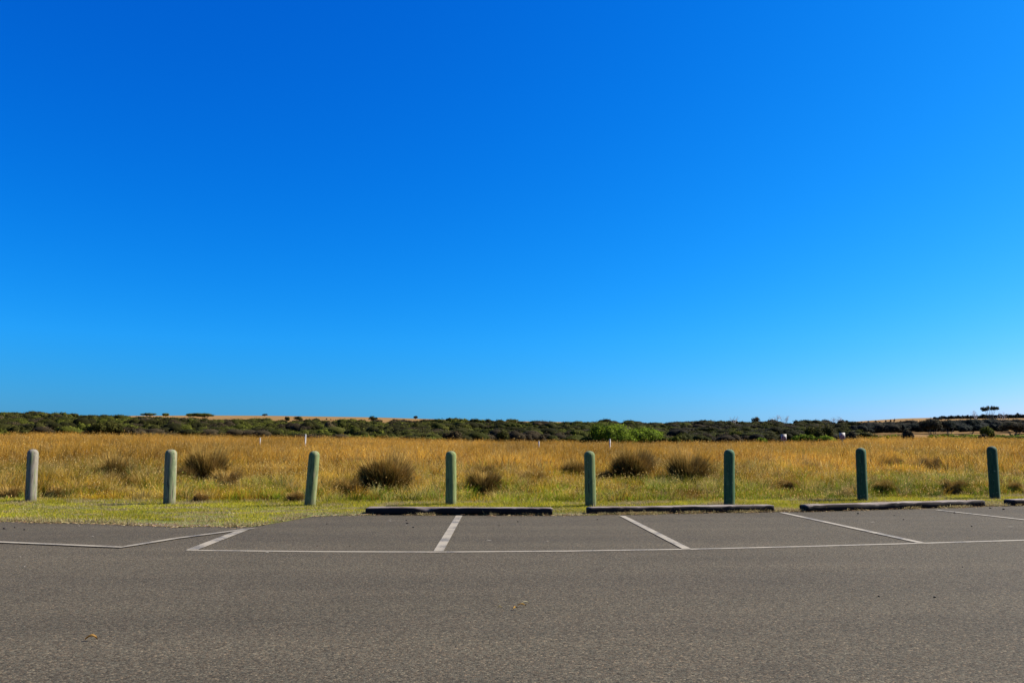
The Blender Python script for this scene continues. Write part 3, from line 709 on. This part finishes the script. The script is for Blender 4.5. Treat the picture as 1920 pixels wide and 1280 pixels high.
def shrub(name, px0, px1, pyt, pyb, y, pal, lab, grp, cat='shrub', leafpx=2.2, lumps=8, n=2600, trunk=False, seed=0, base=None):
    cx = (px0 + px1) / 2; b = D(cx, pyb, y); rx = PX((px1 - px0) / 2, y); hh = PX(pyb - pyt, y)
    gz = float(terrain(b.x, y)); z0 = min(b.z, gz) if base is None else b.z
    if b.z < gz: z0 = gz; hh = D(cx, pyt, y).z - gz
    else: z0 = gz; hh = D(cx, pyt, y).z - gz
    hh = max(hh, .3); r = np.random.default_rng(seed + int(px0))
    A = Acc(); top = 0
    if trunk:
        th = hh * (.24 if y < 200 else .04)
        crown(A, (b.x, y, z0 + th), rx, rx * .8, hh - th, n, PX(leafpx, y), PALS[pal], r, lumps, core=y > 400)
        e = bpy.data.objects.new(name, None); COL.objects.link(e); e.location = (b.x, y, z0)
        c = A.build('crown', ML, loc=(b.x, y, z0), parent=e); c.location = (0, 0, 0)
        B = Acc()
        for k in range(5):
            a = r.uniform(0, 6.28); q = rx * r.uniform(.2, .65); o0 = rx * .08 * k / 5
            B.tube([(o0 * math.cos(a), o0 * math.sin(a), -.1), (q * .35 * math.cos(a), q * .35 * math.sin(a), th * .6), (q * math.cos(a), q * math.sin(a) * .7, th + (hh - th) * .5)], [rx * .03, rx * .022, rx * .010], 6)
        B.build('trunk', MBm, parent=e)
    else:
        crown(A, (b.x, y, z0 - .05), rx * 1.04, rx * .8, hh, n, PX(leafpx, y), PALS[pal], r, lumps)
        e = A.build(name, ML, loc=(b.x, y, z0))
    tag(e, lab, cat, grp); return e

GS = 'shrubs at the edge of the scrub'; GT = 'small trees on the ridge'
SH = [  # name, px0, px1, top, bottom, distance, palette, label, group, category, trunk
    ('shrub', 1100, 1192, 789, 829, 104, 'bright', 'tallest bright green bush rising from the far edge of the dry field', GS, 'shrub', 0),
    ('shrub', 1160, 1254, 799, 829, 105, 'bright', 'bright green bush joined to the right of the tallest green one', GS, 'shrub', 0),
    ('shrub', 1136, 1202, 811, 829, 101, 'bright', 'low bright green bush in front of the tallest green one', GS, 'shrub', 0),
    ('shrub', 1250, 1279, 816, 829, 104, 'mid', 'small round green bush alone right of the big green bushes', GS, 'shrub', 0),
    ('shrub', 1080, 1120, 817, 828, 104, 'mid', 'low dark bush at the left foot of the tallest green bush', GS, 'shrub', 0),
    ('shrub', 158, 228, 788, 815, 108, 'dark', 'large dark brownish bush at the field edge above the second bollard', GS, 'shrub', 0),
    ('shrub', 215, 252, 797, 815, 110, 'brown', 'brown bush on the right side of the large dark one', GS, 'shrub', 0),
    ('shrub', -14, 22, 803, 816, 100, 'mid', 'green bush cut off by the left edge of the photo', GS, 'shrub', 0),
    ('shrub', 1506, 1572, 795, 822, 112, 'dark', 'dark rounded bush behind the low green one left of the right sign', GS, 'shrub', 0),
    ('shrub', 1478, 1530, 812, 829, 106, 'bright', 'low spreading green bush just right of the left sign', GS, 'shrub', 0),
    ('shrub', 1522, 1572, 815, 828, 105, 'bright', 'low spreading green bush just left of the right sign', GS, 'shrub', 0),
    ('shrub', 1412, 1446, 819, 829, 106, 'bright', 'small low green bush left of the left sign', GS, 'shrub', 0),
    ('shrub', 1364, 1396, 806, 820, 125, 'mid', 'pale green rounded bush in the scrub above the teal bollard', GS, 'shrub', 0),
    ('shrub', 1586, 1612, 806, 822, 108, 'grey', 'grey-brown bush just right of the right sign', GS, 'shrub', 0),
    ('shrub', 1688, 1714, 802, 825, 100, 'grey', 'lone grey-brown shrub standing out in the dry field on the right', GS, 'shrub', 0),
    ('shrub', 1832, 1868, 797, 822, 118, 'mid', 'rounded yellow-green bush above the last bollard', GS, 'shrub', 0),
    ('shrub', 1832, 1858, 812, 823, 112, 'grey', 'low grey shrub at the foot of the rounded yellow-green bush', GS, 'shrub', 0),
    ('shrub', 828, 868, 806, 823, 110, 'brown', 'reddish brown bare-looking bush at the field edge above the middle bollard', GS, 'shrub', 0),
    ('shrub', 926, 958, 804, 825, 110, 'dark', 'dark bush at the field edge right of the reddish brown one', GS, 'shrub', 0),
    ('shrub', 863, 890, 795, 803, 190, 'yellow', 'small mustard coloured bush up in the scrub', GS, 'shrub', 0),
    ('shrub', 645, 672, 795, 808, 150, 'mid', 'flat topped pale green bush in the scrub', GS, 'shrub', 0),
    ('tree', 1722, 1775, 783, 818, 150, 'grey', 'multi-stemmed grey scrub tree with bare stems showing, left of the dark pair', 'scrub trees at the right', 'tree', 1),
    ('tree', 1760, 1800, 785, 812, 170, 'blue', 'dark dense scrub tree in the middle of the right hand clump', 'scrub trees at the right', 'tree', 1),
    ('tree', 1805, 1840, 786, 812, 180, 'blue', 'dark scrub tree on the right of the right hand clump', 'scrub trees at the right', 'tree', 1),
    ('tree', 1868, 1935, 790, 820, 160, 'grey', 'grey twiggy scrub tree at the right edge of the photo', 'scrub trees at the right', 'tree', 1),
    ('tree', 262, 298, 773.5, 781, 500, 'mid', 'flat clump tree on the left skyline, left one of the close pair', GT, 'tree', 1),
    ('tree', 300, 320, 774, 781, 500, 'mid', 'small round tree on the left skyline, right one of the close pair', GT, 'tree', 1),
    ('tree', 343, 372, 774, 782, 480, 'mid', 'dark low tree at the left end of the long skyline clump', GT, 'tree', 1),
    ('tree', 354, 412, 773, 783, 470, 'mid', 'broad domed tree forming most of the long skyline clump', GT, 'tree', 1),
    ('tree', 491, 502, 775.5, 780, 640, 'dark', 'tiny lone tree on the bare golden skyline', GT, 'tree', 1),
    ('tree', 533, 546, 780.5, 791, 400, 'dark', 'small round tree standing clear on the golden slope', GT, 'tree', 1),
    ('tree', 548, 572, 779.5, 795, 360, 'dark', 'dark tree at the top of the scrub right of the small round one', GT, 'tree', 1),
    ('tree', 690, 710, 779, 790, 380, 'dark', 'dark tree rising above the golden slope over the middle of the scrub', GT, 'tree', 1),
    ('tree', 774, 785, 779, 786, 640, 'brown', 'small dark round tree alone on the golden crest', GT, 'tree', 1),
    ('tree', 940, 975, 784, 794, 345, 'mid', 'green domed tree on the skyline left of centre', GT, 'tree', 1),
    ('tree', 1310, 1328, 786.5, 794, 330, 'brown', 'little flat topped tree on the skyline left of the bare trees', GT, 'tree', 1),
    ('tree', 1408, 1430, 780, 796, 320, 'brown', 'umbrella shaped brown tree on the skyline between the bare trees', GT, 'tree', 1),
    ('tree', 1432, 1462, 784, 798, 310, 'brown', 'low reddish tree on the skyline beside the bare tree', GT, 'tree', 1),
    ('tree', 1498, 1520, 786.5, 796, 330, 'dark', 'thin flat tree on the skyline above the left sign', GT, 'tree', 1),
    ('tree', 1537, 1556, 785, 796, 320, 'brown', 'rounded brown tree on the skyline above the dark rounded bush', GT, 'tree', 1),
    ('tree', 1569, 1583, 786, 796, 320, 'brown', 'small dark rounded tree on the skyline above the right sign', GT, 'tree', 1),
]
for i, (nm, a, b, t, bo, y, pal, lab, grp, cat, tr) in enumerate(SH):
    big = (b - a) > 45
    if y > 400: y = hill_y((a + b) / 2, bo)
    shrub(nm, a, b, t, bo, y, pal, lab, grp, cat, leafpx=3.2 if y < 300 else 1.8, lumps=14 if big else 8, n=5000 if big and y < 200 else 1600 if y < 300 else 1100, trunk=bool(tr), seed=i * 7)

# umbrella tree on the right hill
def umbrella_tree():
    y = 480; b = D(1856, 781, y); z0 = float(terrain(b.x, y)); e = bpy.data.objects.new('umbrella_tree', None); COL.objects.link(e); e.location = (b.x, y, z0)
    r = np.random.default_rng(5); A = Acc(); top = D(1856, 762, y).z - z0
    for dx, w_, dz, h_ in ((-10, 6, -2.0, 13), (-3, 7, 0, 15), (5, 7, .3, 14), (12, 5.5, -2.0, 11)):
        crown(A, (PX(dx, y), r.uniform(-1, 1), top - PX(h_ * .85 - dz * .6, y)), PX(w_, y), PX(w_, y), PX(h_, y), 600, PX(1.6, y), [(.07, .075, .02), (.10, .10, .03), (.05, .05, .02)], r, 5, core=False)
    A.build('crown', ML, parent=e); B = Acc()
    for k, dx in enumerate((-9, -5, 0, 4, 8, 12)):
        B.tube([(PX(dx * .35, y), 0, -.3), (PX(dx * .6, y), 0, top * .45), (PX(dx, y), 0, top - PX(5, y))], [.16, .12, .06], 6)
    B.build('trunk', MBm, parent=e); tag(e, 'flat topped umbrella shaped tree on the hill at the right', 'tree')
umbrella_tree()

def bare_tree(px, pyt, y, wpx, lab, seed):
    b = D(px, 790, y); z0 = float(terrain(b.x, y)); H = D(px, pyt, y).z - z0; r = np.random.default_rng(seed); A = Acc()
    def br(p, d, L, rad, dep):
        q = p + d * L; m = (p + q) / 2 + r.normal(size=3) * L * .08
        A.tube([p, m, q], [rad, rad * .8, rad * .55], 5)
        if dep:
            for k in range(3 if dep > 1 else 4):
                nd = d + r.normal(size=3) * .55; nd[2] = abs(nd[2]) * .8 + .25; nd /= np.linalg.norm(nd)
                br(q if k else m, nd, L * r.uniform(.55, .8), rad * .55, dep - 1)
    for k in range(3):
        d = np.array([r.normal(0, .3), r.normal(0, .3), 1.]); d /= np.linalg.norm(d)
        br(np.array([r.normal(0, PX(wpx, y) * .25), r.normal(0, .5), -.2]), d, H * .42, .10 * y / 320, 3)
    V = np.concatenate(A.V); s = H / V[:, 2].max(); A.V = [v * np.array([1, 1, s]) for v in A.V]
    e = bpy.data.objects.new('bare_tree', None); COL.objects.link(e); e.location = (b.x, y, z0); A.build('trunk', MDm, parent=e)
    tag(e, lab, 'tree', 'leafless dead trees on the skyline')
bare_tree(1375, 779, 315, 12, 'pale leafless tree on the skyline above the teal bollard', 1)
bare_tree(1452, 778, 315, 6, 'leafless tree on the skyline, left one of the tallest pair', 2)
bare_tree(1468, 776, 315, 8, 'leafless tree on the skyline, right one of the tallest pair', 3)
bare_tree(1562, 781, 315, 3, 'thin bare stem on the skyline between the two brown rounded trees', 4)
bare_tree(1576, 779, 315, 4, 'thin forked bare tree above the right sign', 5)
bare_tree(1833, 768, 470, 8, 'leafless tree just left of the umbrella shaped tree', 6)
bare_tree(1880, 770, 470, 6, 'leafless tree just right of the umbrella shaped tree', 7)

# dark windbreak along the right hand crest
A = Acc(); r = np.random.default_rng(77)
for px in np.arange(1752, 2300, 4.5):
    y = 640 + r.uniform(-8, 8); zt = np.interp(px, [1752, 1775, 1800, 1860, 1920, 2300], [780.5, 778, 777, 775.5, 774, 772]); zb = zt + np.interp(px, [1752, 1800, 1920], [3, 9, 10])
    y -= 60; b = D(px, zb, y); t = D(px, zt, y); b.z = float(terrain(b.x, y)) - .3; hh = max(t.z - b.z, 2)
    crown(A, (b.x, y, b.z), PX(6, y), PX(6, y), hh * r.uniform(.8, 1.12), 260, PX(1.5, y), P_BLUE, r, 3)
    crown(A, (b.x, y, b.z), PX(5, y), PX(5, y), hh * .7, 90, PX(1.5, y), P_BLUE, r, 1)
tag(A.build('windbreak', ML), 'dark unbroken line of trees along the crest of the right hill', 'trees', kind='stuff')
# green ground cover and low clumps in the far right of the field
A = Acc(); r = np.random.default_rng(78)
for k in range(420):
    px = r.uniform(1745, 2150) if k < 330 else r.uniform(1600, 1700); y = r.uniform(117, 150)
    u = uu(px); x = u * y; z = float(terrain(x, y)); crown(A, (x, y, z - .05), r.uniform(.8, 1.9), .9, r.uniform(.3, .9), 90, .25, P_BRT if r.random() < .6 else P_MID, r, 2)
tag(A.build('ground_cover', ML), 'low green ground cover at the back of the field on the right', 'ground cover', kind='stuff')

# specks of small bushes scattered on the golden slopes
SPK = [(580, 785), (594, 786), (612, 784.5), (620, 786), (1616, 791), (1628, 789), (1642, 788.5), (1649, 791), (1661, 788), (1670, 786.5), (1677, 785.2), (1700, 788)]
SPKL = ['leftmost tiny bush on the golden slope left of centre', 'second tiny bush on the golden slope left of centre', 'third tiny bush on the golden slope left of centre', 'rightmost tiny bush on the golden slope left of centre',
    'tiny bush at the low left foot of the right hand hill', 'second tiny bush up the right hand hill', 'third tiny bush up the right hand hill', 'tiny bush low on the right hand hill below the third', 'tiny bush midway up the right hand hill',
    'tiny bush near the crest of the right hand hill', 'tiny bush on the very crest of the right hand hill', 'rightmost tiny bush on the right hand hill beside the dark tree line']
for i, (px, py) in enumerate(SPK):
    y = 520; u = uu(px, py); b = D(px, py, y); z = float(terrain(b.x, y)); A = Acc(); r = np.random.default_rng(900 + i)
    crown(A, (b.x, y, z - .2), PX(r.uniform(2, 3.5), y), PX(2, y), max(1.0, b.z + PX(1.5, y) - z), 90, PX(1.2, y), P_BRN, r, 2)
    tag(A.build('shrub', ML, loc=(b.x, y, z)), SPKL[i], 'shrub', 'tiny bushes dotted on the distant golden slopes')

# ------------------------------------------------------------------ marker posts and signs in the field
for px, pyt, pyb, wpx, lab in ((488, 820, 834, 2.0, 'thin white marker post, leftmost in the dry field'), (573, 813.5, 834, 2.6, 'tallest white marker post above the leaning bollard'),
                               (1010.5, 826.5, 838, 2.6, 'short white marker post in the dry field left of the mottled green bollard'), (1143.5, 822.5, 838, 2.8, 'white marker post in front of the bright green bushes')):
    y = 62; t = D(px, pyt, y); gz = float(terrain(t.x, y)); wv = PX(wpx, y) / 2; h = t.z - gz
    e = bpy.data.objects.new('marker_post', None); COL.objects.link(e); e.location = (t.x, y, gz); tag(e, lab, 'marker post', 'white marker posts in the dry field')
    V, Q, T = tube([(0, 0, -.2), (0, 0, h - .03), (.0, 0, h)], [wv, wv, wv * .7], 10); npmesh('post', V, [Q, T], MWHITE, parent=e)
    V, Q, T = tube([(0, 0, h * .80), (0, 0, h * .86)], [wv * 1.06, wv * 1.06], 10); npmesh('band', V, [Q, T], MGALV, parent=e)

def sign(px, pyt, y, lab, hp=12.0):
    t = D(px, pyt, y); gz = float(terrain(t.x, y)); w_ = PX(10.2, y); h_ = PX(hp, y); H = t.z - gz
    e = bpy.data.objects.new('sign', None); COL.objects.link(e); e.location = (t.x, y, gz); e.rotation_euler = (0, 0, R(-4)); tag(e, lab, 'sign', 'square prohibition signs at the back of the field')
    def box(name, x0, x1, y0, y1, z0, z1, mat):
        V = np.array([(x, yy, z) for z in (z0, z1) for x, yy in ((x0, y0), (x1, y0), (x1, y1), (x0, y1))])
        return npmesh(name, V, [np.array([(0, 1, 5, 4), (1, 2, 6, 5), (2, 3, 7, 6), (3, 0, 4, 7), (4, 5, 6, 7), (3, 2, 1, 0)])], mat, parent=e)
    box('post', -.05, .05, .02, .12, -.3, H - .05, MTIMB)
    box('panel', -w_ / 2, w_ / 2, 0, .018, H - h_, H, MSIGN)
    cz = H - h_ * .60; ro, ri = w_ * .38, w_ * .24; n = 36
    V = [(rr * math.cos(2 * math.pi * k / n), yy, cz + rr * math.sin(2 * math.pi * k / n)) for yy in (-.006, .0) for rr in (ro, ri) for k in range(n)]
    Q = []
    for k in range(n):
        k2 = (k + 1) % n; Q += [(k, k2, n + k2, n + k), (2 * n + k, 2 * n + k2, k2, k), (n + k, n + k2, 3 * n + k2, 3 * n + k)]
    npmesh('ring', np.array(V), [np.array(Q)], MRED, parent=e)
    a = R(45); dx, dz = math.cos(a), -math.sin(a); px_, pz_ = -dz * w_ * .035, dx * w_ * .035
    V = [(s * dx * ri * 1.05 + q * px_, yy, cz + s * dz * ri * 1.05 + q * pz_) for yy in (-.009, -.003) for s, q in ((-1, -1), (1, -1), (1, 1), (-1, 1))]
    npmesh('slash', np.array(V), [np.array([(0, 1, 2, 3), (0, 4, 5, 1), (1, 5, 6, 2), (2, 6, 7, 3), (3, 7, 4, 0)])], MRED, parent=e)
    # dark pictogram inside the ring
    V, Q, T = tube([(-w_ * .12, -.004, cz), (w_ * .12, -.004, cz)], [w_ * .06, w_ * .05], 8); V[:, 1] = -.002 + (V[:, 1] + .004) * .03; npmesh('pictogram', V, [Q, T], MBLK, parent=e)
    box('header_bar', -w_ * .36, w_ * .36, -.005, -.001, H - h_ * .17, H - h_ * .10, MBLK)
sign(1469.3, 813.8, 84, 'left one of the two white red-ringed signs at the back of the field')
sign(1579, 810.8, 84, 'right one of the two white red-ringed signs, beside the grey-brown bush')
# small yellow flowering plant
b = D(1665.5, 829, 98); z = float(terrain(b.x, 98)); A = Acc(); r = np.random.default_rng(3)
crown(A, (b.x, 98, z + .25), .3, .3, .75, 900, .09, [(1.4, 1.1, .02), (1.3, 1.0, .03), (.3, .35, .04)], r, 4, core=False)
tag(A.build('flowering_plant', ML, loc=(b.x, 98, z)), 'small plant with yellow flowers in the dry field on the right', 'plant')

# ------------------------------------------------------------------ litter on the asphalt
def leaf(px, py, L, ang, col, lab, wd=.28, lift=.012, grp='fallen leaves on the asphalt'):
    L *= .82; p = G(px, py); n = 9; V = []
    for i in range(n):
        t = i / (n - 1); hw = L * wd / 2 * math.sin(math.pi * min(1, t * 1.02 + .0)) ** .7; zc = .006 + lift * math.sin(math.pi * t)
        V += [((t - .5) * L, -hw, zc + lift * .5), ((t - .5) * L, 0, zc), ((t - .5) * L, hw, zc + lift * .6)]
    Q = [(i * 3 + j, (i + 1) * 3 + j, (i + 1) * 3 + j + 1, i * 3 + j + 1) for i in range(n - 1) for j in (0, 1)]
    o = npmesh('fallen_leaf', np.array(V), [np.array(Q)], MLIT, np.tile(np.array([col]), (len(V), 1))); o.location = p; o.rotation_euler = (0, 0, ang); tag(o, lab, 'leaf', grp)
leaf(985, 1132.8, .070, .25, (.62, .54, .32), 'pale straw coloured leaf, upper one of the cluster in the middle of the asphalt', .22)
leaf(978, 1137, .075, -.1, (.42, .25, .06), 'ochre leaf just below the pale straw one in the middle of the asphalt')
leaf(966, 1143, .045, .9, (.48, .27, .05), 'small ochre leaf, lowest of the cluster in the middle of the asphalt', .4)
leaf(937, 1141.5, .035, .2, (.60, .46, .20), 'tiny yellow leaf left of the cluster in the middle of the asphalt')
leaf(171, 1201, .085, .15, (.45, .25, .07), 'curled orange-brown leaf lying alone at the lower left', .3, .02)
FLECK = [(37, 1045, .05, 'pale fleck far left just below the bent white line'), (45, 1063.5, .04, 'lower of two pale flecks far left below the bent white line'), (173, 1006.5, .06, 'pale fleck between the grass edge and the bent white line'),
    (148, 986.5, .06, 'pale fleck close to the grass edge at the left'), (165, 982, .08, 'pale leaf piece right against the grass edge at the left'), (1637, 979.5, .09, 'pale fleck in the bay in front of the third wheel stop'),
    (1896, 988.5, .10, 'pale fleck near the right edge below the last bay line'), (917, 1014.5, .09, 'pale fleck in the bay right of the thick bay line'), (730, 977, .10, 'long pale fleck below the left part of the first wheel stop'),
    (732, 974, .05, 'tiny pale fleck touching the long one below the first wheel stop'), (761, 985, .05, 'pale fleck lying among the trio of dark pods'), (1026, 1016, .05, 'pale fleck in the middle of the bay left of the second slanting line'),
    (500, 1036.5, .07, 'pale fleck touching the lower side of the long white line'), (1842, 975, .03, 'tiny pale fleck just below the last bay line')]
for (px, py, L, lb) in FLECK:
    leaf(px, py, L, random.uniform(-.4, .4), (.52, .47, .38), lb, .35, .004, 'pale flecks on the asphalt')
def nut(px, py, s, lb):
    s *= .62
    p = G(px, py); r = np.random.default_rng(int(px)); th = np.linspace(0, 2 * math.pi, 9)[:-1]; V = [(0, 0, 0)]; 
    for ph, k in ((.1, .75), (.5, 1), (.9, .6)): V += [(s * k * math.cos(t) * r.uniform(.8, 1.3) * 1.3, s * k * math.sin(t) * r.uniform(.7, 1.1), s * ph * 1.2) for t in th]
    V.append((0, 0, s * 1.25)); T = [(0, 1 + (j + 1) % 8, 1 + j) for j in range(8)] + [(25, 17 + j, 17 + (j + 1) % 8) for j in range(8)]
    Q = [(1 + a * 8 + j, 1 + a * 8 + (j + 1) % 8, 9 + a * 8 + (j + 1) % 8, 9 + a * 8 + j) for a in (0, 1) for j in range(8)]
    o = npmesh('seed_pod', np.array(V), [np.array(Q), np.array(T)], MPOD); o.location = p; tag(o, lb, 'seed pod', 'dark seed pods on the asphalt')
PODS = [(762, 976, .022, 'dark pod nearest the first wheel stop, top of the trio'), (764, 981.5, .025, 'dark pod in the middle of the trio below the first wheel stop'), (775, 989, .022, 'dark pod lowest and rightmost of the trio below the first wheel stop'),
    (613, 982, .016, 'lone dark pod left of the trio, near the corner of the grass'), (1609, 963, .03, 'large dark pod just below the middle of the third wheel stop'), (1677, 966, .015, 'small dark pod right of the large one below the third wheel stop'),
    (1694, 974, .018, 'dark pod further down and right below the third wheel stop'), (1822, 987, .02, 'dark pod alone in the rightmost bay, below the last bay line'), (1857, 952.5, .03, 'large dark pod in the gap right of the third wheel stop'),
    (1882, 955, .035, 'largest dark pod, in the gap beside the fourth wheel stop'), (1790, 961.5, .03, 'dark pod lying on the last bay line'), (936, 985.5, .015, 'dark pod right of the thick bay line, below the first wheel stop'),
    (971, 978, .018, 'dark pod below the right end of the first wheel stop'), (1120, 974, .018, 'dark pod below the left end of the second wheel stop'), (8, 991.5, .03, 'dark pod nearest the left edge of the photo'),
    (46, 993, .022, 'dark pod right of the one nearest the left edge'), (28, 989, .02, 'dark pod between the two at the far left, closer to the grass'), (595, 1023.5, .012, 'tiny dark pod just above the long white line, left one of two'),
    (656, 1023.5, .010, 'tiny dark pod just above the long white line, right one of two'), (1648, 1118, .012, 'dark pod on the open asphalt at the lower right, left one of two'), (1753, 1119.5, .014, 'dark pod on the open asphalt at the lower right, right one of two'),
    (1805, 1063, .010, 'tiny dark pod on the open asphalt below the long line at the right')]
for px, py, s_, lb in PODS: nut(px, py, s_, lb)
